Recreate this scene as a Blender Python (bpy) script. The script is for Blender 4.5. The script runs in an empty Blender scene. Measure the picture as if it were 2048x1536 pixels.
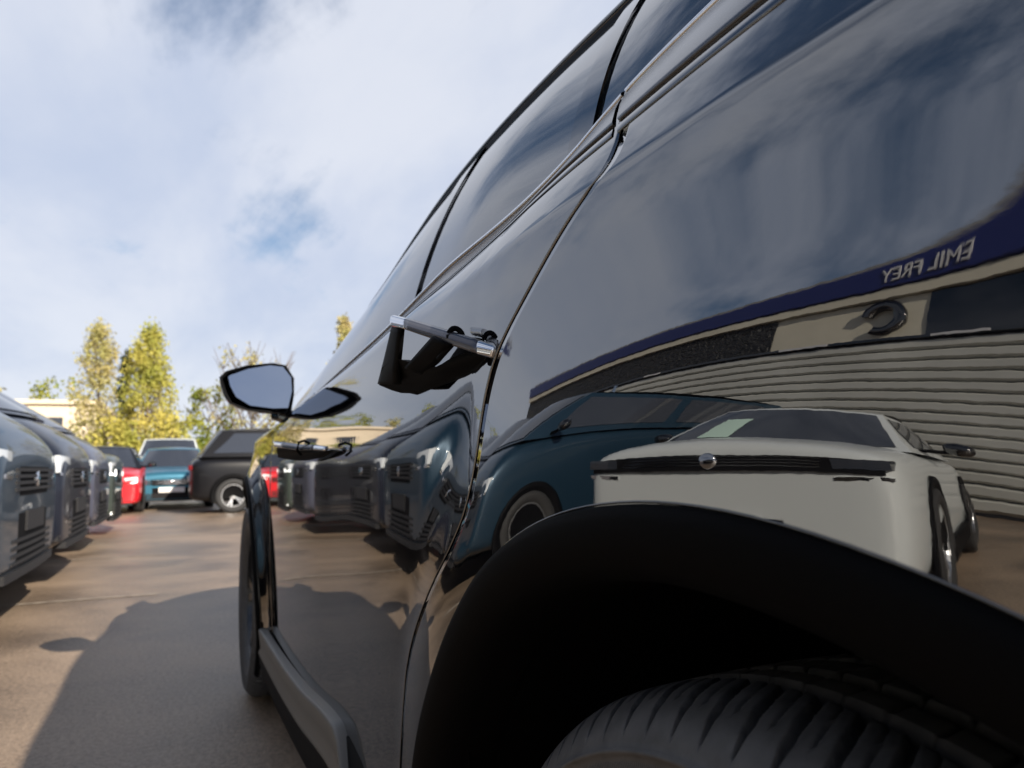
import bpy, bmesh, math, random
import numpy as np
from mathutils import Vector, Matrix
random.seed(7)
sc = bpy.context.scene
col = sc.collection

# ------------------------------------------------------------------ camera
CAM = (-.2176, -.2959, .8266); YAW, PITCH, ROLL, FPX = .4225, .1092, -.0211, 1465.7   # FPX for a 2048 px wide frame
def cam_axes():
    cy, sy = math.cos(YAW), math.sin(YAW)
    f = np.array([sy*math.cos(PITCH), cy*math.cos(PITCH), math.sin(PITCH)])
    r = np.array([cy, -sy, 0.]); u = np.cross(r, f)
    return r*math.cos(ROLL)+u*math.sin(ROLL), u*math.cos(ROLL)-r*math.sin(ROLL), f
_r, _u, _f = cam_axes()
cam = bpy.data.cameras.new('camera'); camo = bpy.data.objects.new('camera', cam); col.objects.link(camo)
camo.matrix_world = Matrix(((_r[0], _u[0], -_f[0], CAM[0]), (_r[1], _u[1], -_f[1], CAM[1]), (_r[2], _u[2], -_f[2], CAM[2]), (0, 0, 0, 1)))
cam.sensor_width = 36; cam.lens = 36*FPX/2048; cam.clip_start = .02; cam.clip_end = 2000
cam.dof.use_dof = True; cam.dof.focus_distance = .62; cam.dof.aperture_fstop = 9.5
sc.camera = camo

# ------------------------------------------------------------------ light
SUN = Vector((.68, -1.97, 1.06)).normalized()          # towards the sun
elev = math.asin(SUN.z); azim = math.atan2(SUN.x, SUN.y)
sun = bpy.data.lights.new('sun', 'SUN'); sun.energy = 4.5; sun.angle = math.radians(.53); sun.color = (1, .90, .76)
suno = bpy.data.objects.new('sun', sun); col.objects.link(suno); suno.rotation_euler = SUN.to_track_quat('Z', 'Y').to_euler()
w = bpy.data.worlds.new('World'); sc.world = w; w.use_nodes = True
nt = w.node_tree; nt.nodes.clear(); N = nt.nodes.new; L = nt.links.new
def mth(op, a, b=None, tree=None):
    t = tree or nt
    n = t.nodes.new('ShaderNodeMath'); n.operation = op
    for i, v in enumerate((a, b)):
        if v is None: continue
        if isinstance(v, (int, float)): n.inputs[i].default_value = v
        else: t.links.new(v, n.inputs[i])
    return n.outputs[0]
sky = N('ShaderNodeTexSky'); sky.sky_type = 'NISHITA'; sky.sun_disc = False; sky.sun_elevation = elev; sky.sun_rotation = azim
sky.altitude = 100; sky.air_density = 1.0; sky.dust_density = .6; sky.ozone_density = 2.0
geo = N('ShaderNodeTexCoord'); sep = N('ShaderNodeSeparateXYZ'); L(geo.outputs['Generated'], sep.inputs[0])
zz = mth('ADD', mth('MAXIMUM', sep.outputs[2], 0.0), .22)
flat = N('ShaderNodeCombineXYZ'); L(mth('DIVIDE', sep.outputs[0], zz), flat.inputs[0]); L(mth('DIVIDE', sep.outputs[1], zz), flat.inputs[1])
comb = N('ShaderNodeMapping'); comb.inputs['Rotation'].default_value = (0, 0, math.radians(35)); comb.inputs['Scale'].default_value = (1.25, .62, 1); L(flat.outputs[0], comb.inputs[0])   # wind-drawn streaks
def noise(vec, scale, detail, rough, dist=0, off=(0, 0, 0), tree=None):
    t = tree or nt
    mp = t.nodes.new('ShaderNodeMapping'); mp.inputs['Location'].default_value = off; t.links.new(vec, mp.inputs[0])
    n = t.nodes.new('ShaderNodeTexNoise'); n.inputs['Scale'].default_value = scale; n.inputs['Detail'].default_value = detail
    n.inputs['Roughness'].default_value = rough; n.inputs['Distortion'].default_value = dist; t.links.new(mp.outputs[0], n.inputs[0])
    return n.outputs[0]
def ramp(v, a, b, tree=None):
    t = tree or nt
    n = t.nodes.new('ShaderNodeMapRange'); n.interpolation_type = 'SMOOTHSTEP'; n.inputs[1].default_value = a; n.inputs[2].default_value = b
    t.links.new(v, n.inputs[0]); return n.outputs[0]
n1 = noise(comb.outputs[0], .9, 9, .56, .5, (3.1, 1.7, 0)); n2 = noise(comb.outputs[0], 2.6, 8, .6, .3, (9, 4, 2))
lowsky = mth('MULTIPLY', mth('POWER', mth('SUBTRACT', 1, mth('MAXIMUM', sep.outputs[2], 0.0)), 2), .26)   # cloud decks overlap towards the horizon
cov = ramp(mth('ADD', lowsky, mth('ADD', mth('MULTIPLY', n1, .62), mth('MULTIPLY', n2, .38))), .465, .585)
n3 = noise(comb.outputs[0], 1.7, 6, .55, .2, (1, 8, 5))
cc = N('ShaderNodeMix'); cc.data_type = 'RGBA'; L(ramp(n3, .3, .7), cc.inputs[0])
cc.inputs[6].default_value = (2.45, 2.75, 3.45, 1); cc.inputs[7].default_value = (3.3, 3.45, 3.85, 1)
sk = N('ShaderNodeVectorMath'); sk.operation = 'SCALE'; sk.inputs['Scale'].default_value = .5; L(sky.outputs[0], sk.inputs[0])
mx = N('ShaderNodeMix'); mx.data_type = 'RGBA'; L(mth('MULTIPLY', cov, .93), mx.inputs[0]); L(sk.outputs[0], mx.inputs[6]); L(cc.outputs[2], mx.inputs[7])
bg = N('ShaderNodeBackground'); bg.inputs[1].default_value = .12; L(mx.outputs[2], bg.inputs[0])
out = N('ShaderNodeOutputWorld'); L(bg.outputs[0], out.inputs[0])
sc.view_settings.view_transform = 'Standard'; sc.view_settings.look = 'None'; sc.view_settings.exposure = 1.0; sc.view_settings.gamma = 1
sc.view_settings.use_curve_mapping = False

# ------------------------------------------------------------------ materials
M = {}
def mat(name, c, rough=.5, metal=0, ior=1.5, bump=None, var=None, coat=0, emit=None, spec=None, alpha=None):
    m = bpy.data.materials.new(name); m.use_nodes = True; t = m.node_tree; b = t.nodes['Principled BSDF']
    b.inputs['Base Color'].default_value = (*c, 1); b.inputs['Roughness'].default_value = rough; b.inputs['Metallic'].default_value = metal
    b.inputs['IOR'].default_value = ior
    if spec is not None: b.inputs['Specular IOR Level'].default_value = spec
    if coat: b.inputs['Coat Weight'].default_value = coat; b.inputs['Coat Roughness'].default_value = .03
    if emit: b.inputs['Emission Color'].default_value = (*emit[0], 1); b.inputs['Emission Strength'].default_value = emit[1]
    tc = t.nodes.new('ShaderNodeTexCoord')
    if var:                                   # (scale, amount, detail): fine colour variation
        n = noise(tc.outputs['Object'], var[0], var[2] if len(var) > 2 else 5, .6, 0, (0, 0, 0), t)
        mr = t.nodes.new('ShaderNodeMapRange'); mr.inputs[1].default_value = .25; mr.inputs[2].default_value = .75
        mr.inputs[3].default_value = 1-var[1]; mr.inputs[4].default_value = 1+var[1]; t.links.new(n, mr.inputs[0])
        vm = t.nodes.new('ShaderNodeVectorMath'); vm.operation = 'SCALE'; vm.inputs[0].default_value = c; t.links.new(mr.outputs[0], vm.inputs['Scale'])
        t.links.new(vm.outputs[0], b.inputs['Base Color'])
    if bump:                                  # (scale, strength, distance)
        n = noise(tc.outputs['Object'], bump[0], 3, .5, 0, (0, 0, 0), t)
        bp = t.nodes.new('ShaderNodeBump'); bp.inputs['Strength'].default_value = bump[1]; bp.inputs['Distance'].default_value = bump[2]
        t.links.new(n, bp.inputs['Height']); t.links.new(bp.outputs[0], b.inputs['Normal'])
    M[name] = m; return m
mat('paint_black', (.0035, .0037, .005), .012, ior=2.6, bump=(75, .022, .0007))
mat('trim_satin', (.035, .034, .036), .20, metal=.55, ior=1.9)
mat('gloss_black', (.004, .004, .005), .04, ior=2.0)
mat('tint_glass', (.012, .015, .019), .01, ior=2.6)
mat('arch_black', (.0016, .0016, .002), .65, spec=.05, bump=(900, .4, .0004))
mat('plastic_black', (.003, .0031, .0038), .6, ior=1.4, bump=(900, .35, .0004), spec=.10)
mat('rubber', (.055, .055, .058), .55, spec=.45, bump=(420, .2, .0004), var=(60, .35))
mat('chrome', (.72, .73, .76), .10, metal=1)
mat('silver_plastic', (.105, .100, .092), .45, metal=.1, bump=(300, .1, .0005))
mat('mirror', (.30, .345, .43), .015, metal=1)
mat('dark_void', (.004, .004, .004), .9, spec=0)
mat('strap', (.003, .003, .0035), .6, spec=.06)

# ------------------------------------------------------------------ helpers
def link(name, me, m, parent=None, smooth=True):
    o = bpy.data.objects.new(name, me); col.objects.link(o)
    if m is not None:
        me.materials.clear(); me.materials.append(M[m] if isinstance(m, str) else m)
    if smooth:
        me.polygons.foreach_set('use_smooth', [True]*len(me.polygons))
    if parent is not None: o.parent = parent
    return o
def mesh(name, vs, fs, m, parent=None, smooth=False):
    me = bpy.data.meshes.new(name); me.from_pydata([tuple(map(float, v)) for v in vs], [], fs); me.update()
    return link(name, me, m, parent, smooth)
def fix_normals(o):
    bm = bmesh.new(); bm.from_mesh(o.data); bmesh.ops.recalc_face_normals(bm, faces=bm.faces); bm.to_mesh(o.data); bm.free(); return o
def empty(name, loc=(0, 0, 0), rz=0):
    o = bpy.data.objects.new(name, None); col.objects.link(o); o.location = loc; o.rotation_euler = (0, 0, rz); o.empty_display_size = .2
    return o
def tag(o, label=None, cat=None, group=None, kind=None):
    if label: o['label'] = label
    if cat: o['category'] = cat
    if group: o['group'] = group
    if kind: o['kind'] = kind
    return o
def grid(name, P, m, parent=None, keep=None, smooth=True, closed_u=False):
    """P: array (nu, nv, 3)."""
    nu, nv = P.shape[:2]; fs = []
    for i in range(nu if closed_u else nu-1):
        for j in range(nv-1):
            a, b = i, (i+1) % nu
            if keep is None or keep(i, j): fs.append((a*nv+j, b*nv+j, b*nv+j+1, a*nv+j+1))
    used = sorted({k for f in fs for k in f}); mp = {k: i for i, k in enumerate(used)}
    V = P.reshape(-1, 3)
    return mesh(name, [V[k] for k in used], [tuple(mp[k] for k in f) for f in fs], m, parent, smooth)
def bevel(o, wd=.004, seg=2, ang=35):
    b = o.modifiers.new('bevel', 'BEVEL'); b.width = wd; b.segments = seg; b.limit_method = 'ANGLE'; b.angle_limit = math.radians(ang); return o
def box(name, lo, hi, m, parent=None, bv=0, rot=None):
    x0, y0, z0 = lo; x1, y1, z1 = hi
    vs = [(x0, y0, z0), (x1, y0, z0), (x1, y1, z0), (x0, y1, z0), (x0, y0, z1), (x1, y0, z1), (x1, y1, z1), (x0, y1, z1)]
    fs = [(0, 3, 2, 1), (4, 5, 6, 7), (0, 1, 5, 4), (1, 2, 6, 5), (2, 3, 7, 6), (3, 0, 4, 7)]
    o = mesh(name, vs, fs, m, parent)
    if bv: bevel(o, bv)
    return o
def tube(name, pts, rad, m, parent=None, n=8, caps=True):
    pts = [np.array(q, float) for q in pts]; vs = []; fs = []
    rads = rad if hasattr(rad, '__len__') else [rad]*len(pts)
    for i, q in enumerate(pts):
        d = pts[min(i+1, len(pts)-1)]-pts[max(i-1, 0)]; d = d/np.linalg.norm(d)
        a = np.cross(d, (0, 0, 1) if abs(d[2]) < .9 else (1, 0, 0)); a /= np.linalg.norm(a); b = np.cross(d, a)
        for k in range(n):
            t = 2*math.pi*k/n; vs.append(q+rads[i]*(a*math.cos(t)+b*math.sin(t)))
    for i in range(len(pts)-1):
        for k in range(n): fs.append((i*n+k, i*n+(k+1) % n, (i+1)*n+(k+1) % n, (i+1)*n+k))
    if caps: fs += [tuple(range(n))[::-1], tuple(range((len(pts)-1)*n, len(pts)*n))]
    return mesh(name, vs, fs, m, parent, True)
def lathe(name, prof, m, parent=None, n=48, axis='x'):
    """profile of (offset along axis, radius) spun about the axis."""
    P = np.zeros((n, len(prof), 3))
    for i in range(n):
        t = 2*math.pi*i/n
        for j, (a, r) in enumerate(prof): P[i, j] = (a, r*math.cos(t), r*math.sin(t))
    return fix_normals(grid(name, P, m, parent, closed_u=True))
def plate(name, outer, thick, m, parent=None, bv=0):
    """closed polygon (3d points, roughly planar) given thickness along the vector 'thick'."""
    n = len(outer); t = np.array(thick)
    vs = [np.array(q) for q in outer]+[np.array(q)+t for q in outer]
    fs = [tuple(range(n)), tuple(range(2*n-1, n-1, -1))]+[(i, i+n, (i+1) % n+n, (i+1) % n) for i in range(n)]
    o = fix_normals(mesh(name, vs, fs, m, parent))
    if bv: bevel(o, bv)
    return o
def sstep(a, b, x):
    t = np.clip((x-a)/(b-a), 0, 1); return t*t*t*(t*(6*t-15)+10)
def pchip(xs, ys):
    """smooth interpolation through points (cubic Hermite)."""
    xs = np.array(xs, float); ys = np.array(ys, float); d = np.gradient(ys, xs)
    def f(x):
        x = np.asarray(x, float); i = np.clip(np.searchsorted(xs, x)-1, 0, len(xs)-2); h = xs[i+1]-xs[i]; t = np.clip((x-xs[i])/h, 0, 1)
        return (2*t**3-3*t**2+1)*ys[i]+(t**3-2*t**2+t)*h*d[i]+(-2*t**3+3*t**2)*ys[i+1]+(t**3-t**2)*h*d[i+1]
    return f

# ------------------------------------------------------------------ ground
def ground():
    m = bpy.data.materials.new('asphalt'); m.use_nodes = True; t = m.node_tree; b = t.nodes['Principled BSDF']
    tc = t.nodes.new('ShaderNodeTexCoord'); o_ = tc.outputs['Object']
    nf = mth('ADD', mth('MULTIPLY', noise(o_, 190, 2, .8, 0, (0, 0, 0), t), .45, t), mth('MULTIPLY', noise(o_, 62, 3, .75, 0, (7, 1, 0), t), .55, t), t); nm = noise(o_, .9, 6, .6, .4, (2, 0, 0), t); nl = noise(o_, .16, 4, .55, 0, (5, 3, 0), t)
    v = mth('ADD', mth('MULTIPLY', nf, .62, t), mth('MULTIPLY', nm, .38, t), t)
    mxn = t.nodes.new('ShaderNodeMix'); mxn.data_type = 'RGBA'; t.links.new(ramp(v, .40, .60, t), mxn.inputs[0])
    mxn.inputs[6].default_value = (.075, .056, .041, 1); mxn.inputs[7].default_value = (.29, .218, .158, 1)
    m2 = t.nodes.new('ShaderNodeMix'); m2.data_type = 'RGBA'; m2.blend_type = 'MULTIPLY'; m2.inputs[0].default_value = .5
    t.links.new(mxn.outputs[2], m2.inputs[6]); t.links.new(nl, m2.inputs[7]); 
    m3 = t.nodes.new('ShaderNodeMix'); m3.data_type = 'RGBA'; m3.blend_type = 'MULTIPLY'; m3.inputs[0].default_value = 1
    m3.inputs[7].default_value = (1.62, 1.60, 1.58, 1); t.links.new(m2.outputs[2], m3.inputs[6]); t.links.new(m3.outputs[2], b.inputs['Base Color'])
    rr = t.nodes.new('ShaderNodeMapRange'); rr.inputs[3].default_value = .22; rr.inputs[4].default_value = .58; t.links.new(nm, rr.inputs[0]); t.links.new(rr.outputs[0], b.inputs['Roughness'])
    bp = t.nodes.new('ShaderNodeBump'); bp.inputs['Strength'].default_value = .6; bp.inputs['Distance'].default_value = .006
    t.links.new(noise(o_, 95, 4, .75, 0, (0, 0, 0), t), bp.inputs['Height']); t.links.new(bp.outputs[0], b.inputs['Normal'])
    S = 700
    g = mesh('ground', [(-S, -S, 0), (S, -S, 0), (S, S, 0), (-S, S, 0)], [(0, 1, 2, 3)], m); g['kind'] = 'structure'
    return g
GROUND = ground()
mat('line_paint', (.31, .26, .21), .65, var=(14, .5))
for (x0, y0, x1, y1, wd) in ((-2.0, 5.42, -.35, 5.36, .045), (-2.4, 8.05, -.3, 7.95, .05), (-2.9, 3.62, -1.0, 3.55, .05), (-2.5, 10.3, 0, 10.2, .05)):
    d = Vector((x1-x0, y1-y0, 0)).normalized(); n = Vector((-d.y, d.x, 0))*wd/2
    mesh('painted_line', [(x0-n.x, y0-n.y, .004), (x1-n.x, y1-n.y, .004), (x1+n.x, y1+n.y, .004), (x0+n.x, y0+n.y, .004)], [(0, 1, 2, 3)], 'line_paint', GROUND)
# ================================================================== hero car (left side seen; car occupies x > 0, forward is +y, rear axle at y = 0)
YF = 2.68                                  # front axle
W2 = 1.86                                  # mirror plane at W2/2
zbelt = pchip([-1.0, -.5, .1, .22, .36, .52, .77, 1.2, 1.7, 2.2, 2.8, 3.6], [1.205, 1.195, 1.166, 1.150, 1.126, 1.106, 1.082, 1.05, 1.012, .985, .95, .86])
def zshould(y): return 1.010-.026*np.clip(y, -1, 3.6)
def SX(y, z):
    """lateral position of the painted side at length y and height z (smaller = further out)."""
    y = np.asarray(y, float); z = np.asarray(z, float); w_ = sstep(.15, .6, y)
    dz = z-(.8603+(.82-.8603)*w_); ru = .8342+(1.25-.8342)*w_; rd = .2959+(.12-.2959)*w_
    b = np.where(dz > 0, dz**2*ru/2, dz**2*rd/2); m = np.minimum(y-.30, 0)
    P = .0045*(np.clip(y, -1.5, 3.2)-1.25)**2+.1464*m**2+.031*m+.0161*sstep(.25, 1.2, y)      # plan shape with the rear haunch
    P = P+np.where(y < -.35, (y+.35)**2*.35, 0)+np.where(y > 2.75, (y-2.75)**2*.42, 0)
    f = .0111*(1-sstep(.4707, .6283, np.hypot(y, z-.35)))+.03*(1-sstep(.40, .58, np.hypot(y-YF, z-.35)))   # flares over the wheels
    t = (z-zshould(y))/(zbelt(y)-zshould(y)); k = 1-sstep(.0, .8, y)
    led = (.042+.040*(1-sstep(.2, .7, y)))*(k*np.clip(t, 0, 1.05)+(1-k)*sstep(0, 1, t))
    return b+P-f+led+.008
# door shut lines, y as a function of z
_cut = pchip([.20, .40, .484, .5249, .5647, .6041, .6453, .6855, .7217, .7535, .7822, .8095, .8364, .8631, .8892, .9131, .9333, .9506, .9668, .9816, .9947, 1.0055, 1.0123, 1.0213, 1.0356, 1.0551, 1.083, 1.1256, 1.1654, 1.30],
             [.59, .58, .5639, .5486, .5336, .5167, .4829, .4357, .3863, .3395, .3064, .2878, .2783, .2718, .2617, .2448, .2196, .1932, .1689, .1463, .1242, .1040, .0965, .0945, .0995, .1124, .1392, .1869, .2257, .33])
def ycut(z): return _cut(z)
def ymid(z): return .83+.02*(np.asarray(z, float)-.8)
def yfen(z): return 2.06-.10*np.clip(np.asarray(z, float)-.75, 0, .4)+.02*np.clip(.6-np.asarray(z, float), 0, .4)
car = empty('parked_suv', (.9, 1.35, 0))
tag(car, 'glossy black suv filling the right side, its rear wheel arch closest', 'suv')
_inv = Vector(car.location)
def rel(o):                                # parts are modelled in world coordinates; shift them into the car's frame
    o.parent = car
    o.matrix_parent_inverse = Matrix.Translation(-_inv)
    return o
def sub(o, part):
    o.parent = part; o.matrix_parent_inverse = Matrix.Translation(-_inv) @ Matrix.Identity(4)
    o.matrix_parent_inverse = Matrix.Identity(4); return o
_arc = pchip([-30, 0, 20, 35, 60, 83, 105, 150, 180, 220], [.50, .500, .494, .480, .468, .457, .450, .456, .470, .480])
def side_panel(name, ya, yb, nu, nv, zlo, label=None, zhi=None, foldA=True, foldB=True, m='paint_black', fa=1, fb=1):
    fo = [(.0028, .016), (.0026, .0030), (.0018, .0010), (.0006, .0002)]
    us = [(0, d*fa, x*fa) for d, x in fo]*foldA+[(u, 0, 0) for u in np.linspace(0, 1, nu)]+([(1, -d*fb, x*fb) for d, x in fo[::-1]] if foldB else [])
    P = np.zeros((len(us), nv, 3)); top = zhi or zbelt
    for i, (u, d, xi) in enumerate(us):
        for j, v in enumerate(np.linspace(0, 1, nv)):
            z = .8
            for _ in range(7):
                y = ya(z)*(1-u)+yb(z)*u; z = zlo+v*(float(top(y))-zlo)
            # fold d < 0 / > 0 moves the flange back over the gap
            P[i, j] = (float(SX(y, z))+xi, y-d, z)
    def keep(i, j):
        c = (P[i, j]+P[i+1, j]+P[i, j+1]+P[i+1, j+1])/4
        for yc in (0, YF):
            if math.hypot(c[1]-yc, c[2]-.35) < float(_arc(math.degrees(math.atan2(c[2]-.35, c[1]-yc))))-.016: return False
        return True
    o = fix_normals(grid(name, P, m, None, keep)); rel(o)
    o.data.materials.append(M['dark_void'])
    for p_ in o.data.polygons:
        c = p_.center
        if c.x > float(SX(c.y, c.z))+.0005 and min(abs(c.y-float(q_(c.z))) for q_ in (ycut, ymid, yfen)) < .007: p_.material_index = 1
    if label: o['label'] = label
    return o
GAP = .0019
quarter = side_panel('quarter_panel', lambda z: ycut(z)-GAP, lambda z: -.80+0*z, 130, 170, .30, foldB=False)
rdoor = side_panel('rear_door', lambda z: ymid(z)-.0001, lambda z: ycut(z)+GAP, 110, 170, .30, foldA=False)
fdoor = side_panel('front_door', lambda z: yfen(z)-GAP, lambda z: ymid(z)+.0001, 90, 80, .30, foldB=False)
fend = side_panel('front_fender', lambda z: 3.42+0*z, lambda z: yfen(z)+GAP, 90, 70, .30, foldA=False)
# right-hand side (unseen from here, casts the shadow)
for src in (quarter, rdoor, fdoor, fend):
    me = src.data.copy()
    for v in me.vertices: v.co.x = W2-v.co.x
    me.flip_normals(); o = bpy.data.objects.new(src.name.split('.')[0], me); col.objects.link(o); rel(o)
# dark inner structure behind the shut lines, set 2 cm in
P = np.array([[(float(SX(y, z))+.03, y, z) for z in np.linspace(.30, 1, 20)*1.0] for y in np.linspace(-.6, 3.3, 60)])
def _kin(i, j):
    c = (P[i, j]+P[i+1, j+1])/2
    return all(math.hypot(c[1]-yc, c[2]-.35) > .455 for yc in (0, YF))
rel(grid('inner_sill', P, 'dark_void', None, _kin))
P = np.array([[(float(SX(y, zbelt(y)*v+1.0*(1-v)))+.03, y, zbelt(y)*v+1.0*(1-v)) for v in np.linspace(0, .99, 8)] for y in np.linspace(-.6, 2.2, 60)])
rel(grid('inner_sill', P, 'dark_void'))

zs_ = np.linspace(.32, 1.15, 200)
P = np.array([[(float(SX(ycut(z)+dy, z))+.0035, float(ycut(z))+dy, z) for dy in (-.006, 0, .006)] for z in zs_])
rel(grid('door_seal', P, 'dark_void'))
# wheel-arch cladding: a black plastic ring standing proud of the paint, with a lip turned into the arch
def cladding(yc, name='arch_cladding'):
    th = np.linspace(-.38, math.pi+.38, 110)
    prof = [(.4655, .004), (.4650, -.003), (.4630, -.0065), (.457, -.0085), (.445, -.009), (.432, -.004), (.424, .006), (.421, .022), (.421, .10)]
    P = np.zeros((len(th), len(prof), 3))
    for i, t in enumerate(th):
        for j, (r, dx) in enumerate(prof):
            r += float(_arc(math.degrees(t)))-.4655
            y = yc+r*math.cos(t); z = .35+r*math.sin(t)
            rr = max(r, .40); ys = yc+rr*math.cos(t); zs = .35+rr*math.sin(t)
            P[i, j] = (float(SX(ys, max(zs, .3)))+dx, y, z)
    
    rel(fix_normals(grid(name, P, 'arch_black')))
    Q = np.zeros((len(th), 7, 3))
    for i, t in enumerate(th):
        for j, a in enumerate(np.linspace(0, 2*math.pi, 7)):
            r = float(_arc(math.degrees(t)))+.0008+.0008*math.cos(a); y = yc+r*math.cos(t); z = .35+r*math.sin(t); Q[i, j] = (float(SX(y, max(z, .3)))-.0002+.0008*math.sin(a), y, z)
    rel(fix_normals(grid('arch_lip', Q, 'gloss_black')))
for yc in (0, YF): cladding(yc)
def liner(yc):
    th = np.linspace(-.2, math.pi+.2, 50); P = np.zeros((len(th), 3, 3))
    for i, t in enumerate(th):
        for j, x in enumerate((.06, .30, .42)):
            r = .425 if j < 2 else .28
            P[i, j] = (x, yc+r*math.cos(t), .35+r*math.sin(t))
    return rel(grid('wheel_liner', P, 'arch_black'))
for yc in (0, YF): liner(yc)

# ---- tyres with moulded tread
def tyre(name, n=2688):
    wdt = .226
    # profile from the outer bead over the tread to the inner bead: (x across, radius)
    pr = [(.022, .232), (.010, .240), (.003, .250), (-.004, .266), (-.0075, .284), (-.0088, .300), (-.0086, .312), (-.0082, .3165), (-.0104, .3175), (-.0106, .3195), (-.0080, .3205), (-.0062, .3245), (-.0035, .3290), (-.0008, .3325)]
    pr += [(.0015, .3350), (.004, .3375), (.007, .3400), (.010, .3420), (.013, .3438), (.016, .3453), (.019, .3466), (.022, .3476), (.026, .3486), (.030, .3493), (.034, .3498), (.038, .3502)]
    tread = [(x, .3503+.0017*(1-((x-.113)/.075)**2)) for x in np.linspace(.0415, .1845, 54)]
    prof = np.array(pr+tread+[(wdt-x, r) for x, r in pr[::-1]]); x = prof[None, :, 0]; r = prof[None, :, 1]
    t = (2*np.pi*np.arange(n)/n)[:, None]; e = np.minimum(x, wdt-x); s_ = np.where(x < wdt/2, 1, -1)
    d = np.zeros((n, prof.shape[0]))
    for gx in (.060, .092, .134, .166):               # ribs round the tyre
        d = np.maximum(d, .0075*(1-np.clip((np.abs(x-gx)-.0035)/.0016, 0, 1)))
    npitch = 84; pitch = 2*np.pi/npitch
    ph = (t+s_*(4.2*np.maximum(e+.001, 0)**1.45))/pitch
    q = np.abs((ph % 1)-.5); wd_ = .030+.070*np.clip((e+.002)/.012, 0, 1)      # comma-shaped shoulder slots, pointed at the sidewall
    sh = .0075*(1-np.clip((q-wd_)/.022, 0, 1))*np.clip((e+.0035)/.006, 0, 1)
    d = np.where((e < .0565) & (r > .328), np.maximum(d, sh), d)
    q2 = np.abs(((ph+.5) % 1)-.5); d = np.where((e > .014) & (e < .055), np.maximum(d, .0035*(1-np.clip((q2-.012)/.02, 0, 1))), d)
    ph = (t+.45*(x-.113)*s_)/pitch; q3 = np.abs((ph % 1)-.5); d = np.where((x > .066) & (x < wdt-.066), np.maximum(d, .005*(1-np.clip((q3-.03)/.05, 0, 1))), d)
    rr = r-d; P = np.stack([np.broadcast_to(x, rr.shape), rr*np.cos(t), rr*np.sin(t)], 2)
    return fix_normals(grid(name, P, 'rubber', None, closed_u=True))
def rubber_ribs():
    """fine radial ribbing moulded into the sidewall band, as relief."""
    t = M['rubber'].node_tree; b = t.nodes['Principled BSDF']; tc = t.nodes.new('ShaderNodeTexCoord'); sp = t.nodes.new('ShaderNodeSeparateXYZ'); t.links.new(tc.outputs['Object'], sp.inputs[0])
    an = mth('ARCTAN2', sp.outputs[1], sp.outputs[2], t); rr = mth('SQRT', mth('ADD', mth('MULTIPLY', sp.outputs[1], sp.outputs[1], t), mth('MULTIPLY', sp.outputs[2], sp.outputs[2], t), t), None, t)
    band = mth('MULTIPLY', ramp(rr, .272, .276, t), mth('SUBTRACT', 1, ramp(rr, .312, .3135, t), t), t)
    hgt = mth('MULTIPLY', mth('SINE', mth('MULTIPLY', an, 900, t), None, t), band, t)
    bp_ = t.nodes.new('ShaderNodeBump'); bp_.inputs['Strength'].default_value = .9; bp_.inputs['Distance'].default_value = .0006; t.links.new(hgt, bp_.inputs['Height'])
    old = [l for l in t.links if l.to_node == b and l.to_socket.name == 'Normal'][0].from_node; t.links.new(old.outputs[0], bp_.inputs['Normal']); t.links.new(bp_.outputs[0], b.inputs['Normal'])
rubber_ribs()
mat('alloy_dark', (.05, .052, .056), .3, metal=.9)
mat('alloy', (.55, .56, .58), .28, metal=.9)
def rim(name, m, R=.232, wd=.20, spokes=5):
    """lathe barrel, hub and twisted spokes, joined as one rim."""
    bm = bmesh.new()
    def add_grid(P, closed=True):
        nu, nv = P.shape[:2]; vv = [[bm.verts.new(tuple(P[i, j])) for j in range(nv)] for i in range(nu)]
        for i in range(nu):
            for j in range(nv-1): bm.faces.new((vv[i][j], vv[(i+1) % nu][j], vv[(i+1) % nu][j+1], vv[i][j+1]))
    n = 40; prof = [(.022, R), (.014, R-.004), (.014, R-.016), (.03, R-.022), (.08, R-.03), (wd, R-.03)]
    add_grid(np.array([[(a, r*math.cos(2*math.pi*i/n), r*math.sin(2*math.pi*i/n)) for a, r in prof] for i in range(n)]))
    prof = [(.10, .075), (.04, .07), (.028, .055), (.024, .03), (.024, .0005)]
    add_grid(np.array([[(a, r*math.cos(2*math.pi*i/n), r*math.sin(2*math.pi*i/n)) for a, r in prof] for i in range(n)]))
    for k in range(spokes):
        for dt in (-.17, .17):
            a = 2*math.pi*k/spokes
            c0 = np.array((.03, .05*math.cos(a), .05*math.sin(a))); c1 = np.array((.018, (R-.012)*math.cos(a+dt), (R-.012)*math.sin(a+dt)))
            tn = np.array((0, -math.sin(a), math.cos(a))); dx = np.array((.03, 0, 0)); h0, h1 = .012, .015
            q = [c0-tn*h0, c0+tn*h0, c1+tn*h1, c1-tn*h1]
            vv = [bm.verts.new(tuple(p)) for p in q]+[bm.verts.new(tuple(p+dx)) for p in q]
            for f in ((0, 1, 2, 3), (7, 6, 5, 4), (0, 4, 5, 1), (1, 5, 6, 2), (2, 6, 7, 3), (3, 7, 4, 0)): bm.faces.new([vv[i] for i in f])
    bmesh.ops.recalc_face_normals(bm, faces=bm.faces)
    me = bpy.data.meshes.new(name); bm.to_mesh(me); bm.free()
    return link(name, me, m, None, False)
TY = tyre('tyre'); RIM = rim('rim', 'alloy_dark')
def hero_wheel(x, y, flip, first=False):
    e = empty('wheel', (x, y, .352), math.pi if flip else 0); rel(e)
    a = TY if first else TY.copy(); b = RIM if first else RIM.copy()
    for o in (a, b):
        if not first: col.objects.link(o)
        o.parent = e
    for k in (a,): k.rotation_euler.x = random.random()
    return e
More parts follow.
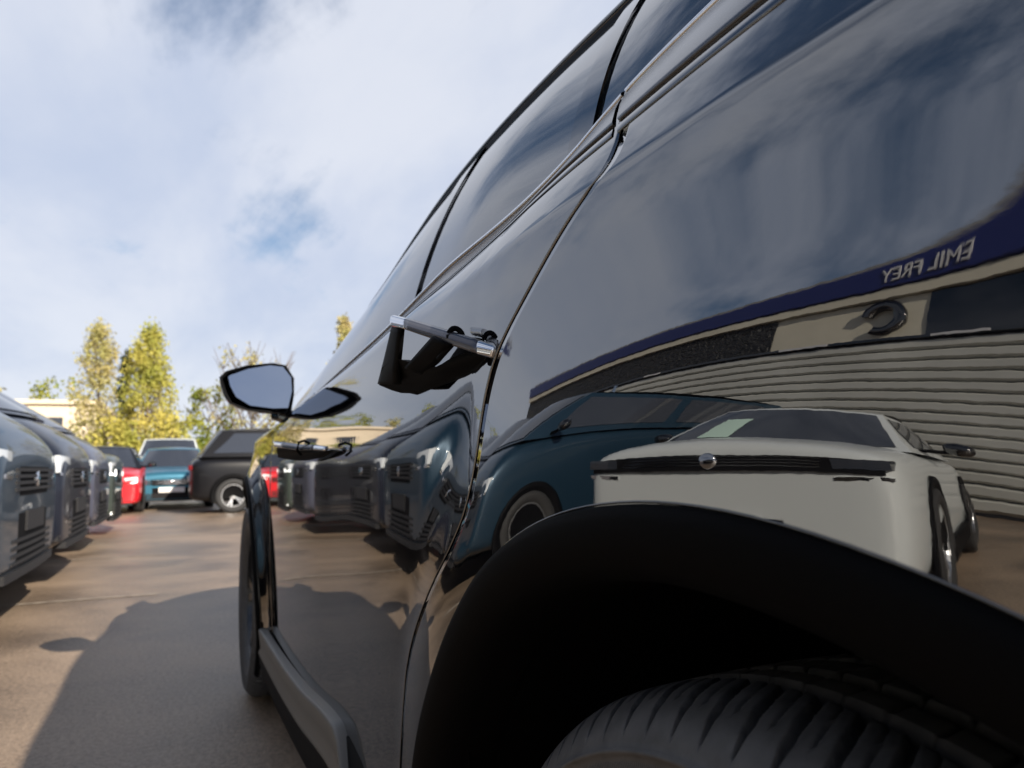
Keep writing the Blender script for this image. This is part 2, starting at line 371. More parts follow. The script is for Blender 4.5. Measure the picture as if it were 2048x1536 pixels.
hero_wheel(.034, 0, False, True); hero_wheel(.018, YF, False); hero_wheel(W2-.034, 0, True); hero_wheel(W2-.03, YF, True)

# ---- sill and lower door moulding
def strip(name, f0, f1, ys, m, thick=.012, part=None, dx=-.004, nseg=1, round_=.004):
    """a moulding between the height curves f0 and f1 along the side, standing proud."""
    vv = [(0, .012), (0, -.002), (.08, -.005), (.5, -.0065), (.92, -.005), (1, -.002), (1, .012)]
    P = np.zeros((len(ys), len(vv), 3))
    for i, y in enumerate(ys):
        a, b = float(f0(y)), float(f1(y))
        for j, (v, d) in enumerate(vv):
            z = a+(b-a)*v; P[i, j] = (float(SX(y, max(z, .36)))+d+dx, y, z)
    o = fix_normals(grid(name, P, m)); fs = len(o.data.vertices)
    return rel(o)
sill_top = pchip([.5, .80, .95, 1.35, 2.2, 2.4], [.30, .41, .412, .372, .330, .325])
def sill(side=0):
    ys = np.concatenate([np.linspace(.62, .80, 6), np.linspace(.86, 2.2, 40)])
    zt = lambda y: .30+.0*y if y < .62 else float(sill_top(max(y, .80)))
    # profile: black sill, ledge line, silver moulding
    P = np.zeros((len(ys), 8, 3))
    for i, y in enumerate(ys):
        top = float(sill_top(max(y, .87))); f = float(sstep(.60, .80, y))
        for j, (dz, x) in enumerate([(-.20, .08), (-.165, .034), (-.12, .022), (-.088, .016), (-.078, .016), (-.072, .024), (-.01, .03), (.0, .045)]):
            P[i, j] = (x+.0, y, max(.17, top+dz))
    return rel(fix_normals(grid('sill_cladding', P, 'plastic_black')))
sill()
def silver():
    ys = list(np.linspace(.86, 2.2, 44)); prof = [(.002, .016), (.0, -.001), (-.003, -.0055), (-.008, -.0065), (-.034, -.003), (-.060, .0), (-.068, -.0045), (-.0735, -.006), (-.0775, -.002), (-.0775, .012)]
    P = np.zeros((len(ys), len(prof), 3))
    for i, y in enumerate(ys):
        top = float(sill_top(max(y, .87)))
        k = min(1, (y-.86)/.075+.02)       # slanted rear tip
        for j, (dz, x) in enumerate(prof): P[i, j] = (x+.020, y if j > 4 else y+.0, top-.0775+(dz+.0775)*k)
    return rel(fix_normals(grid('sill_moulding', P, 'silver_plastic')))
tag(silver(), 'brushed grey moulding along the lower doors')

# ---- belt line: gloss trim band and bright strip, split at the shut line
def belt_piece(name, ya, yb, prof, m, n=40):
    ys = np.linspace(ya, yb, n); P = np.zeros((n, len(prof), 3))
    for i, y in enumerate(ys):
        zb, zs = float(zbelt(y)), float(zshould(y)); h = zb-zs
        for j, (t, d) in enumerate(prof):
            z = zs+t*h; yy = y+(float(ycut(z))-float(ycut(zb)))*max(0, 1-abs(y-.219)/.30); P[i, j] = (float(SX(yy, min(z, zb+.01)))+d, yy, z)
    return rel(fix_normals(grid(name, P, m)))
BAND = [(.47, .006), (.475, -.0012), (.49, -.0024), (.52, -.0028), (.72, -.0020), (.90, -.0006), (.945, .001), (.955, .004)]
LIP = [(.34, .003), (.345, -.0006), (.36, -.0014), (.42, -.0012), (.445, -.0006), (.45, .003)]
CHR = [(.958, .005), (.962, -.0005), (.975, -.0022), (1.0, -.0026), (1.03, -.0012), (1.045, .003), (1.05, .014)]
for ya, yb in ((.2165, -.62), (.8285, .2225), (1.78, .8300)):
    n = 110; tag(belt_piece('belt_trim', ya, yb, BAND, 'trim_satin', n), 'satin dark strip below the window glass')
    belt_piece('belt_trim', ya, yb, LIP, 'gloss_black', n)
    tag(belt_piece('belt_chrome', ya, yb, CHR, 'chrome', n), 'thin bright strip along the window line')

# ---- glasshouse
_rz = pchip([-.75, -.5, -.2, .1, .41, .61, .94, 1.21, 1.32, 1.55, 1.83, 2.1, 2.25, 2.40], [1.30, 1.352, 1.379, 1.391, 1.398, 1.406, 1.407, 1.387, 1.371, 1.337, 1.291, 1.215, 1.15, 1.055])
_rx = pchip([-.75, -.4, 0, .5, 1.3, 1.8, 2.1, 2.25, 2.40], [.34, .30, .285, .28, .28, .278, .262, .235, .19])
def G(y, v, off=0, yb=None):
    yb = y if yb is None else yb
    b = np.array((float(SX(yb, zbelt(yb)))+.010, yb, float(zbelt(yb))+.004)); t = np.array((float(_rx(y)), y, float(_rz(y))))
    q = b*(1-v)+t*v; q[0] -= .014*4*v*(1-v)+off
    q[2] += .006*4*v*(1-v); return q
def gpanel(name, y0, y1, m, off=0, v0=0, v1=1, lean0=0, lean1=0, n=24, nv=14):
    """panel of the glasshouse between two lengths; lean shifts the lower edge."""
    P = np.zeros((n, nv, 3))
    for i, u in enumerate(np.linspace(0, 1, n)):
        for j, v in enumerate(np.linspace(v0, v1, nv)):
            yt = y0+(y1-y0)*u; yb = (y0+lean0)+(y1+lean1-y0-lean0)*u
            P[i, j] = G(yt, v, off, yb)
    return rel(fix_normals(grid(name, P, m)))
gpanel('quarter_window', -.42, .365, 'tint_glass', 0, lean1=-.05)
gpanel('rear_door_window', .375, .90, 'tint_glass', 0, lean0=-.05, lean1=-.08)
gpanel('front_door_window', .95, 2.30, 'tint_glass', 0, lean0=-.09, n=40)
gpanel('window_pillar', .34, .40, 'gloss_black', .004, lean0=-.05, lean1=-.06, n=4)
gpanel('window_pillar', .885, .965, 'gloss_black', .004, lean0=-.08, lean1=-.09, n=4)
gpanel('rear_pillar', -.75, -.40, 'paint_black', .004, lean0=-.05, n=10)
# frame along the roof: black seal, then the painted roof edge
def edge_run(name, ys, prof, m):
    P = np.zeros((len(ys), len(prof), 3))
    for i, y in enumerate(ys):
        for j, (dx, dz) in enumerate(prof): P[i, j] = (float(_rx(y))+dx, y, float(_rz(y))+dz)
    return rel(fix_normals(grid(name, P, m)))
ys = np.linspace(-.7, 2.38, 120)
edge_run('window_frame', ys, [(-.012, -.030), (-.014, -.028), (-.010, -.010), (-.006, -.001), (.0, .002)], 'plastic_black')
edge_run('roof_edge', ys, [(-.004, .0005), (-.007, .003), (-.004, .010), (.010, .018), (.035, .030)], 'paint_black')
# roof, windscreen, rear screen in one sweep across the car
def across(name, ys, m, crown, bow, ns=24, ex=.035, ez=.030, mirror_shift=0):
    P = np.zeros((len(ys), ns, 3))
    for i, y in enumerate(ys):
        x0 = float(_rx(y))+ex; z0 = float(_rz(y))+ez
        for j, s in enumerate(np.linspace(-1, 1, ns)):
            k = 1-abs(s)**2.2
            P[i, j] = (W2/2+s*(W2/2-x0), y+bow(y)*k, z0+crown(y)*k)
    return rel(fix_normals(grid(name, P, m)))
bow = lambda y: .22*sstep(.9, 2.3, y)-.10*sstep(.2, -.7, -(-y)) if False else .22*float(sstep(.9, 2.3, y))-.12*float(sstep(0, .7, -y))
crown = lambda y: .165*float(1-sstep(1.2, 2.35, y))+.015
across('roof', np.linspace(-.70, 1.42, 40), 'paint_black', crown, bow)
across('windscreen', np.linspace(1.42, 2.38, 30), 'tint_glass', crown, bow)
# bonnet between the wing tops, front and rear ends, underbody
def lidgrid(name, ys, m, crown_, bow_, n=24):
    P = np.zeros((len(ys), n, 3))
    for i, y in enumerate(ys):
        zb = float(zbelt(y)); x0 = float(SX(y, zb))
        for j, s in enumerate(np.linspace(-1, 1, n)):
            k = 1-abs(s)**2.5; P[i, j] = (W2/2+s*(W2/2-x0), y+bow_(y)*k, zb+crown_(y)*k)
    return rel(fix_normals(grid(name, P, m)))
lidgrid('bonnet', np.linspace(2.18, 3.42, 30), 'paint_black', lambda y: .09, lambda y: .20)
def endcap(name, y, bw, m, zs):
    P = np.zeros((len(zs), 24, 3))
    for i, z in enumerate(zs):
        for j, s in enumerate(np.linspace(-1, 1, 24)):
            x0 = float(SX(y, min(z, float(zbelt(y))))); P[i, j] = (W2/2+s*(W2/2-x0), y+bw*(1-abs(s)**2.5)*(1-.25*abs(z-.6)), z+.09*(1-abs(s)**2.5)*max(0, (z-.6)/.3)*(.3 if bw > 0 else .2))
    return rel(fix_normals(grid(name, P, m)))
endcap('front_bumper', 3.42, .22, 'paint_black', np.linspace(.25, float(zbelt(3.42)), 10))
endcap('rear_bumper', -.80, -.10, 'plastic_black', np.linspace(.25, .62, 5))
endcap('tailgate', -.80, -.10, 'paint_black', np.linspace(.62, 1.20, 8))
box('underbody', (.12, -.75, .20), (W2-.12, 3.35, .30), 'plastic_black'); rel(bpy.context.scene.objects['underbody'])
P = np.zeros((2, 2, 3)); 
across('rear_screen', np.linspace(-.80, -.70, 4), 'tint_glass', crown, bow)
# rear screen down to the tailgate
P = np.zeros((6, 24, 3))
for i, v in enumerate(np.linspace(0, 1, 6)):
    for j, s in enumerate(np.linspace(-1, 1, 24)):
        k = 1-abs(s)**2.2; t = np.array((W2/2+s*(W2/2-.37), -.80-.12*k, 1.31+.03+.18*k)); b = np.array((W2/2+s*(W2/2-.20), -.82-.12*k, 1.20+.02*k)); P[i, j] = t*(1-v)+b*v
rel(grid('rear_screen', P, 'tint_glass'))
# rear lamp wrapped round the corner
P = np.array([[(float(SX(y, z))-.004, y, z) for z in np.linspace(.90, .975, 6)] for y in np.linspace(-.79, -.60, 10)])
mat('lamp_red', (.14, .006, .007), .1, coat=.5); rel(grid('tail_lamp', P, 'lamp_red'))

# ---- door handles: pulled-out flap with a bright edge bar, grip underneath and a black retaining strap
def grip(hull):
    up, lo = hull; n = 18
    def rs(pts):
        pts = np.array(pts); l = np.concatenate([[0], np.cumsum(np.linalg.norm(np.diff(pts, axis=0), axis=1))]); u = np.linspace(0, l[-1], n); f = [pchip(l, pts[:, k]) for k in range(3)]
        return np.stack([f[k](u) for k in range(3)], 1)
    A, B = rs(up), rs(lo); P = np.zeros((n, 14, 3))
    for i in range(n):
        for j in range(14):
            a = j/13; w_ = math.sin(math.pi*i/(n-1))**.5; q = A[i]*(1-a)+B[i]*a; q = q+np.array((-.006, -.003, 0))*math.sin(math.pi*a)*w_
            P[i, j] = q
    Q = P.copy(); Q[:, :, 0] += .011; ring = np.concatenate([P, Q[:, ::-1]], 1); ring = np.concatenate([ring, ring[:, :1]], 1)
    return fix_normals(grid('handle_grip', ring, 'strap'))
def bar_loft(name, A, B, depth, m, n=14):
    def rs(pts):
        pts = np.array(pts, float); l = np.concatenate([[0], np.cumsum(np.linalg.norm(np.diff(pts, axis=0), axis=1))]); u = np.linspace(0, l[-1], n)
        return np.stack([np.interp(u, l, pts[:, k]) for k in range(3)], 1)
    A, B = rs(A), rs(B); d = np.array(depth); R_ = np.zeros((n, 13, 3))
    for i in range(n):
        for j in range(13):
            a = 2*math.pi*j/12; ca, sa = math.cos(a), math.sin(a); k = (abs(ca)**4+abs(sa)**4)**-.25      # rounded-rectangle section
            R_[i, j] = (A[i]+B[i])/2+(A[i]-B[i])/2*ca*k+d*sa*k
    o = grid(name, R_, m); bm = bmesh.new(); bm.from_mesh(o.data); bmesh.ops.remove_doubles(bm, verts=bm.verts, dist=1e-6)
    bmesh.ops.holes_fill(bm, edges=[e for e in bm.edges if e.is_boundary]); bmesh.ops.recalc_face_normals(bm, faces=bm.faces); bm.to_mesh(o.data); bm.free()
    o.data.polygons.foreach_set('use_smooth', [True]*len(o.data.polygons)); return o
def handle(door, bar_top, bar_bot, hull, arm=None, post=None):
    n = len(bar_top); dv = (.0045, .0025, .001)
    for nm, a, b, m in (('handle_cap', 0, 1, 'chrome'), ('handle_bar', 1, n-2, 'handle_grey'), ('handle_cap', n-2, n-1, 'chrome')):
        sub(bar_loft(nm, bar_top[a:b+1], bar_bot[a:b+1], dv, m), door)
    sub(grip(hull), door)
    if post: sub(bar_loft('handle_post', *post, dv, 'strap'), door)
    if arm: sub(bar_loft('handle_arm', *arm, dv, 'strap'), door)
mat('handle_grey', (.10, .10, .115), .22, metal=.6)
handle(rdoor,
       [(-.0229, .4316, .9822), (-.0202, .3894, .9706), (-.0049, .3085, .9448), (.0095, .2735, .9313), (.0159, .2531, .9237)],
       [(-.0252, .4231, .969), (-.0221, .3831, .9585), (-.0064, .3047, .9325), (.0083, .2709, .9193), (.0149, .2564, .9142)],
       ([(-.0199, .4921, .9356), (-.0201, .4175, .9340), (-.0112, .385, .9250), (-.0046, .3588, .9190), (.0005, .3179, .9227), (.0067, .2901, .9238), (.0154, .2575, .9198)],
        [(-.0116, .5392, .9214), (.0032, .5238, .9126), (.0125, .4753, .9069), (.0155, .3984, .906), (.0161, .3157, .9094), (.0158, .275, .9150), (.0154, .2555, .9190)]),
       ([(-.0175, .405, .9244), (-.0165, .36, .9340), (-.0153, .3221, .9421)], [(-.0025, .395, .9165), (-.0040, .345, .9215), (-.0066, .2976, .9305)]),
       ([(-.0205, .4408, .9726), (-.016, .49, .947), (-.0116, .5392, .9230)], [(-.0226, .3973, .9615), (-.0174, .4314, .9252), (-.0110, .452, .9130)]))
loop = [(-.001+.0065*math.cos(a), .304+.002*math.sin(a), .9385+.0085*math.sin(a)) for a in np.linspace(.2, 4.0, 12)]
sub(tube('strap_loop', loop+[(-.010, .325, .922)], .0026, 'strap'), rdoor)
handle(fdoor,
       [(-.0372, 1.346, .8868), (-.0332, 1.24, .8805), (-.0147, 1.1445, .8725), (.0011, 1.0689, .869), (.0078, .9947, .864)],
       [(-.0385, 1.333, .8747), (-.0342, 1.235, .8690), (-.0155, 1.1375, .8619), (.0004, 1.0639, .8598), (.0073, .9915, .857)],
       ([(-.0346, 1.3494, .8731), (-.0135, 1.1518, .8623), (.0073, .9915, .857)], [(-.0262, 1.394, .8523), (-.0028, 1.2986, .8441), (.0073, 1.1651, .8451), (.0087, 1.0597, .8488), (.0073, .9935, .8560)]))
sub(tube('strap_loop', [(-.014, 1.13, .852), (-.022, 1.128, .862), (-.020, 1.124, .876), (-.010, 1.122, .879), (.0, 1.12, .873)], .0026, 'strap'), fdoor)

# ---- door mirror
mirror = empty('door_mirror', (0, 0, 0)); rel(mirror)
gl = [(-.1059, 1.1025), (-.056, 1.1216), (.0106, 1.1314), (.0475, 1.1267), (.0708, 1.0945), (.0727, 1.0526), (.0619, 1.0033), (.0194, 1.0028), (-.0432, 1.0123), (-.0818, 1.0378), (-.0986, 1.0708)]
ho = [(-.1298, 1.0916), (-.1102, 1.111), (-.0562, 1.129), (.0175, 1.1391), (.056, 1.133), (.0795, 1.0947), (.080, 1.0453), (.072, .9886), (.0126, .991), (-.0497, .9962), (-.1002, 1.0158), (-.1169, 1.0487)]
def housing():
    cx, cz = -.02, 1.065; rings = [(0, .985), (.0, 1.0), (.02, 1.03), (.06, 1.0), (.10, .86), (.125, .6), (.135, .25), (.137, .02)]
    P = np.zeros((len(ho), len(rings), 3))
    for i, (x, z) in enumerate(ho):
        for j, (dy, s) in enumerate(rings): P[i, j] = (cx+(x-cx)*s, 1.94+dy, cz+(z-cz)*s)
    o = fix_normals(grid('mirror_housing', P, 'paint_black', None, closed_u=True)); o.parent = mirror
    o.modifiers.new('s', 'SUBSURF').render_levels = 2
    rim_ = np.zeros((len(ho), 3, 3))
    for i, (x, z) in enumerate(ho):
        for j, (dy, s) in enumerate([(0, .99), (-.001, .95), (.012, .90)]): rim_[i, j] = (cx+(x-cx)*s, 1.94+dy, cz+(z-cz)*s)
    r = fix_normals(grid('mirror_rim', rim_, 'plastic_black', None, closed_u=True)); r.parent = mirror
    g = plate('mirror_glass', [(x, 1.9465, z) for x, z in gl], (0, .004, 0), 'mirror', None); g.parent = mirror
    # the glass is aimed slightly out and up
    c = Vector((-.02, 1.9465, 1.065)); R_ = Matrix.Translation(c) @ Matrix.Rotation(math.radians(-5), 4, 'X') @ Matrix.Rotation(math.radians(-10), 4, 'Z') @ Matrix.Translation(-c)
    g.data.transform(R_)
housing()
o = tube('mirror_stalk', [(.03, 1.99, .992), (.06, 1.97, .982), (.085, 1.92, .972), (.12, 1.86, .965)], [.020, .022, .024, .028], 'gloss_black', None, 10); o.parent = mirror
o = plate('mirror_base', [(.062, 1.86, .990), (.066, 1.45, 1.008), (.060, 1.32, .986), (.056, 1.48, .950), (.056, 1.84, .940)], (.05, 0, 0), 'gloss_black', None, .006); o.parent = mirror
o = plate('mirror_base_trim', [(.058, 1.44, 1.004), (.054, 1.34, .984), (.052, 1.37, .976), (.057, 1.46, .996)], (.02, 0, 0), 'chrome', None, .002); o.parent = mirror

# ================================================================== other parked cars
def car_paint(name, c, metal=.35, rough=.28):
    return mat(name, c, rough+.1, metal=metal, coat=.55, spec=.3)
car_paint('paint_steel', (.012, .034, .060)); car_paint('paint_navy', (.010, .013, .024)); car_paint('paint_lavender', (.075, .08, .115))
car_paint('paint_white', (.50, .53, .54), 0, .35); car_paint('paint_red', (.55, .012, .02), 0, .3); car_paint('paint_petrol', (.03, .13, .20))
mat('paint_jet', (.006, .006, .0075), .3, spec=.25, coat=.25); car_paint('paint_silver', (.42, .43, .44), .6); car_paint('paint_olive', (.05, .065, .055))
mat('car_glass', (.035, .040, .052), .04, ior=1.7)
mat('lamp_clear', (.62, .66, .70), .08, coat=.6)
mat('drl', (.9, .9, .88), .2, emit=((1, .97, .9), 2.2))
mat('grille_black', (.006, .006, .007), .8, spec=.08); mat('plate_white', (.78, .78, .76), .4); mat('plate_dark', (.02, .02, .022), .6, spec=.2)
mat('paper_green', (.46, .62, .54), .7); mat('rubber_far', (.02, .02, .021), .75)
SIMPLE_TYRE = lathe('tyre', [(.02, .215), (0, .235), (-.006, .28), (.004, .318), (.03, .334), (.17, .334), (.20, .30), (.20, .22)], 'rubber_far', None, 40)
SIMPLE_RIM = rim('rim', 'alloy', .222, .18)
_proto = [SIMPLE_TYRE, SIMPLE_RIM]
_first = [True]
def put_wheel(root, x, y, flip):
    e = empty('wheel', (x, y, .334), math.pi if flip else 0); e.parent = root
    for o in _proto:
        c = o if _first[0] else o.copy()
        if not _first[0]: col.objects.link(c)
        c.parent = e
    _first[0] = False
SHAPES = {   # L, H, stations (y, half width, bottom, deck), cowl y, roof front y, roof rear y, tail y, belt z, roof z, base half width, roof half width
    'suv': dict(L=4.44, st=[(2.215, .78, .26, .92), (2.20, .86, .20, 1.00), (2.10, .915, .19, 1.055), (1.45, .925, .19, 1.10), (.9, .925, .19, 1.12), (0, .925, .19, 1.08), (-1.2, .925, .19, 1.10), (-1.95, .905, .21, 1.10), (-2.16, .85, .24, 1.04), (-2.215, .70, .34, .90)],
                g=dict(yf=(1.25, .45), yr=(-2.02, -1.62), z=(1.09, 1.62), w=(.86, .63))),
    'van': dict(L=4.90, st=[(2.445, .82, .36, .88), (2.43, .89, .30, .98), (2.34, .935, .27, 1.09), (2.08, .95, .19, 1.25), (1.7, .955, .19, 1.33), (0, .955, .19, 1.30), (-1.4, .955, .19, 1.30), (-2.2, .95, .21, 1.30), (-2.40, .93, .24, 1.25), (-2.445, .84, .32, 1.05)],
                g=dict(yf=(1.98, 1.0), yr=(-2.38, -2.26), z=(1.27, 1.86), w=(.90, .74))),
    'sedan': dict(L=4.56, st=[(2.275, .74, .26, .80), (2.255, .84, .19, .88), (2.14, .90, .17, .92), (1.5, .915, .15, .965), (.9, .915, .15, .98), (0, .915, .15, .93), (-1.2, .915, .15, .96), (-2.0, .89, .18, .96), (-2.2, .82, .22, .92), (-2.275, .68, .32, .80)],
                  g=dict(yf=(1.15, .25), yr=(-1.95, -1.15), z=(.95, 1.43), w=(.84, .60))),
    'hatch': dict(L=4.05, st=[(2.02, .70, .24, .66), (2.005, .79, .19, .74), (1.9, .86, .17, .80), (1.35, .88, .17, .88), (.8, .885, .17, .93), (0, .885, .17, .99), (-1.1, .885, .17, 1.0), (-1.8, .86, .2, 1.0), (-1.98, .8, .24, .93), (-2.02, .66, .34, .8)],
                  g=dict(yf=(1.0, .22), yr=(-1.86, -1.5), z=(.90, 1.36), w=(.79, .57))),
}
_s = SHAPES['sedan']; _s['L'] *= .81; _s['st'] = [(y*.81, *r_) for y, *r_ in _s['st']]; _s['g'] = dict(_s['g'], yf=(.93, .10), yr=(-1.55, -.95))
def build_car(name, label, cat, shape, paint, loc, rz, group=None, plate_m='plate_white', lit=False, grille='slats', extra=None, detail=True, cabin=None):
    cabin = cabin or paint
    S = SHAPES[shape]; Ln = S['L']; g = S['g']
    root = empty(name, (loc[0], loc[1], 0), rz); tag(root, label, cat, group)
    # lower shell, subdivided loft
    ring = [(-.90, 0, 0), (-.985, .10, 0), (-1.0, .40, 0), (-1.0, .70, 0), (-.975, .90, 0), (-.88, 1.0, -.012), (-.62, 1.0, .022), (-.30, 1.0, .04)]
    ring = ring+[(0, 1.0, .045)]+[(-a, b, c) for a, b, c in ring[::-1]]
    P = np.zeros((len(S['st']), len(ring), 3))
    for i, (y, w_, zb, zt) in enumerate(S['st']):
        for j, (a, b, c) in enumerate(ring): P[i, j] = (a*w_, y, zb+(zt-zb)*b+c)
    vs = P.reshape(-1, 3).tolist(); nv = len(ring); fs = [(i*nv+j, (i+1)*nv+j, (i+1)*nv+j+1, i*nv+j+1) for i in range(len(S['st'])-1) for j in range(nv-1)]
    fs += [(i*nv+nv-1, (i+1)*nv+nv-1, (i+1)*nv, i*nv) for i in range(len(S['st'])-1)]
    for k, i in ((0, 0), (1, len(S['st'])-1)):
        rr = [i*nv+j for j in range(nv)]; h = nv//2
        for j in range(h): fs.append((rr[j], rr[j+1], rr[nv-2-j], rr[nv-1-j]))if j < h-1 else fs.append((rr[j], rr[j+1], rr[nv-1-j]))
    b = fix_normals(mesh('body', vs, fs, paint, root, True)); sm = b.modifiers.new('s', 'SUBSURF'); sm.levels = 2; sm.render_levels = 2
    # glasshouse
    def gp(kind, s, v):
        yf = g['yf'][0]+(g['yf'][1]-g['yf'][0])*v; yr = g['yr'][0]+(g['yr'][1]-g['yr'][0])*v
        w_ = g['w'][0]+(g['w'][1]-g['w'][0])*v; z = g['z'][0]+(g['z'][1]-g['z'][0])*(v if kind != 'x' else v)
        if kind == 'f': return np.array((s*w_, yf+.16*(1-s*s), z+.02*(1-s*s)*v))
        if kind == 'r': return np.array((s*w_, yr-.08*(1-s*s), z+.02*(1-s*s)*v))
        side = 1 if kind == 'R' else -1
        y = yf+(yr-yf)*s; bulge = .03*math.sin(math.pi*min(1, max(0, s)))
        return np.array((side*(w_+bulge), y, z))
    def pane(nm, kind, s0, s1, v0, v1, m, off, parent, n=14, k=8, s0t=None, s1t=None):
        A = np.zeros((n, k, 3)); c = np.array((0, (g['yf'][1]+g['yr'][1])/2, .9))
        for j, v in enumerate(np.linspace(v0, v1, k)):
            q = (v-v0)/(v1-v0); a_ = s0+((s0t if s0t is not None else s0)-s0)*q; b_ = s1+((s1t if s1t is not None else s1)-s1)*q
            for i, s in enumerate(np.linspace(a_, b_, n)):
                p_ = gp(kind, s, v); d = p_-c
                nrm = {'f': np.array((0, .55, .83)), 'r': np.array((0, -.85, .5)), 'R': np.array((.93, 0, .35)), 'L': np.array((-.93, 0, .35))}[kind]
                A[i, j] = p_+nrm*off
        return fix_normals(grid(nm, A, m, parent))
    cab = empty('cabin', (0, 0, 0)); cab.parent = root
    for kind in 'frRL':
        pane('pillar_shell', kind, -1 if kind in 'fr' else 0, 1, 0, 1, cabin, 0, cab)
    A = np.zeros((14, 10, 3))
    for i, u in enumerate(np.linspace(0, 1, 14)):
        for j, s in enumerate(np.linspace(-1, 1, 10)):
            a_ = gp('f', s, 1); b_ = gp('r', s, 1); A[i, j] = a_*(1-u)+b_*u; A[i, j, 2] += .055*math.sin(math.pi*u)**.7*(1-.25*s*s)-.0; A[i, j, 0] *= 1+.05*math.sin(math.pi*u)
    fix_normals(grid('roof', A, cabin, cab))
    ws = pane('windscreen', 'f', -.93, .93, .05, .94, 'car_glass', .008, root)
    pane('rear_window', 'r', -.86, .86, .1, .88, 'car_glass', .008, root)
    for kind in 'RL':
        pane('side_window', kind, .09, .46, .14, .88, 'car_glass', .010, root, s0t=.03)
        pane('side_window', kind, .50, .945, .14, .88, 'car_glass', .010, root, s1t=.88)
    # wheels, arches, mirrors, sill
    w0 = S['st'][4][1]; ya = Ln/2-.86; yb = -Ln/2+.80
    for y in (ya, yb):
        for sx in (1, -1):
            th = np.linspace(-.35, math.pi+.35, 28); A = np.zeros((28, 5, 3))
            for i, t in enumerate(th):
                for j, (r, dx) in enumerate([(.425, .004), (.420, .018), (.37, .022), (.355, .012), (.0, .006)]): A[i, j] = (sx*(w0-.012+dx), y+r*math.cos(t), .335+r*math.sin(t))
            fix_normals(grid('wheel_arch', A, 'plastic_black', root))
            put_wheel(root, sx*(w0+.006+.008), y, sx > 0)
    for sx in (1, -1):
        box('sill', (sx*w0-.02, yb+.36, .17), (sx*w0+.012, ya-.36, .30), 'plastic_black', root, .01)
        # mirror shell
        q = lathe('door_mirror', [(0, .001), (.004, .05), (.03, .085), (.09, .095), (.15, .085), (.175, .04), (.18, .001)], 'gloss_black', root, 16)
        q.scale = (1, .75, .72); q.location = (sx*(g['w'][0]+.22)-.09, g['yf'][0]-.50, g['z'][0]+.10)
        tube('mirror_arm', [(sx*(g['w'][0]-.02), g['yf'][0]-.46, g['z'][0]+.04), (sx*(g['w'][0]+.18), g['yf'][0]-.49, g['z'][0]+.06)], .022, 'plastic_black', root, 6)
    if not detail: return root
    # front end
    y0 = Ln/2; wf = S['st'][1][1]; zt = S['st'][1][3]; zb = S['st'][1][2]
    def yF(x): return y0-.012-.02*(abs(x)/wf)**2-.10*max(0, abs(x)/wf-.80)**1.5*2.2
    def fbar(nm, x0, x1, z0, z1, m, proud=.006, depth=.05, parent=root, n=10, bv=.003):
        xs = np.linspace(x0, x1, n); f0 = z0 if callable(z0) else (lambda x: z0); f1 = z1 if callable(z1) else (lambda x: z1)
        vs, fs = [], []
        for x in xs:
            for (y, z) in ((proud, f0(x)), (proud, f1(x)), (-depth, f1(x)), (-depth, f0(x))): vs.append((x, yF(x)+y, z))
        for i in range(n-1):
            for k in range(4): fs.append((i*4+k, (i+1)*4+k, (i+1)*4+(k+1) % 4, i*4+(k+1) % 4))
        fs += [(3, 2, 1, 0), tuple((n-1)*4+k for k in range(4))]
        return fix_normals(mesh(nm, vs, fs, m, parent))
    H = zt-zb
    gz0, gz1 = (zt-.36*H, zt-.16*H) if shape != 'sedan' else (zt-.17*H, zt-.06*H)
    gw = .60*wf/.8 if shape != 'sedan' else wf*.98
    gr = fbar('grille', -gw, gw, gz0-.02, gz1, 'grille_black', .010 if shape != 'sedan' else .03, .05, root, 16)
    for k in range(4):
        z = gz0+(k+.5)*(gz1-gz0)/4; fbar('grille_slat', -.56, .56, z-.010 if shape != 'sedan' else z-.003, z+.008 if shape != 'sedan' else z+.003, 'chrome' if grille == 'chrome' else 'plate_dark', .022 if shape != 'sedan' else .034, .01, gr)
    d = lathe('badge', [(.0, .0005), (.0, .045), (.012, .052), (.02, .048)], 'chrome', gr, 20); d.rotation_euler = (0, 0, -math.pi/2); d.location = (0, yF(0)+(.022 if shape != 'sedan' else .042), (gz0+gz1)/2)
    lo0, lo1 = zb+.03, zb+.30*H
    lg = fbar('lower_grille', -.72, .72, lo0+.02, lo1+.12, 'grille_black', .010)
    for k in range(4):
        z = lo0+.02+(k+.5)*(lo1-lo0-.02)/4; fbar('grille_slat', -.57, .57, z-.009, z+.009, 'plate_dark', .018, .01, lg)
    fbar('bumper_lip', -.72, .72, zb-.01, zb+.035, 'plate_dark' if shape != 'sedan' else 'plastic_black', .02, .06, root, 14)
    fbar('number_plate', -.26, .26, lo1+.02, lo1+.13, plate_m, .022, .012)
    for sx in (1, -1):
        xa, xb = sx*.58*wf/.8, sx*(wf+.015)
        hz0, hz1 = (.30, .115) if shape != 'sedan' else (.22, .13)
        hl = fbar('headlight', min(xa, xb), max(xa, xb), lambda x: zt-hz0*H+.05*abs(x)/wf, lambda x: zt-hz1*H+.055*(abs(x)/wf), 'lamp_clear', .012 if shape != 'sedan' else .034, .10, root, 12)
        if shape == 'sedan': hl.data.materials[0] = M['car_glass']
        fbar('lamp_strip', min(xa, xb), max(xa, xb), lambda x: zt-.315*H+.05*abs(x)/wf, lambda x: zt-.285*H+.05*abs(x)/wf, 'drl' if lit else 'chrome', .02, .02, hl, 12)
        if lit: fbar('lamp_lens', sx*.62-.05, sx*.62+.05, zt-.25*H, zt-.17*H, 'drl', .018, .02, hl, 4)
        fa, fb = sx*.64, sx*(wf-.02)
        fbar('fog_surround', min(fa, fb), max(fa, fb), lo0+.02, lo1+.10, 'plate_dark', .008, .05)
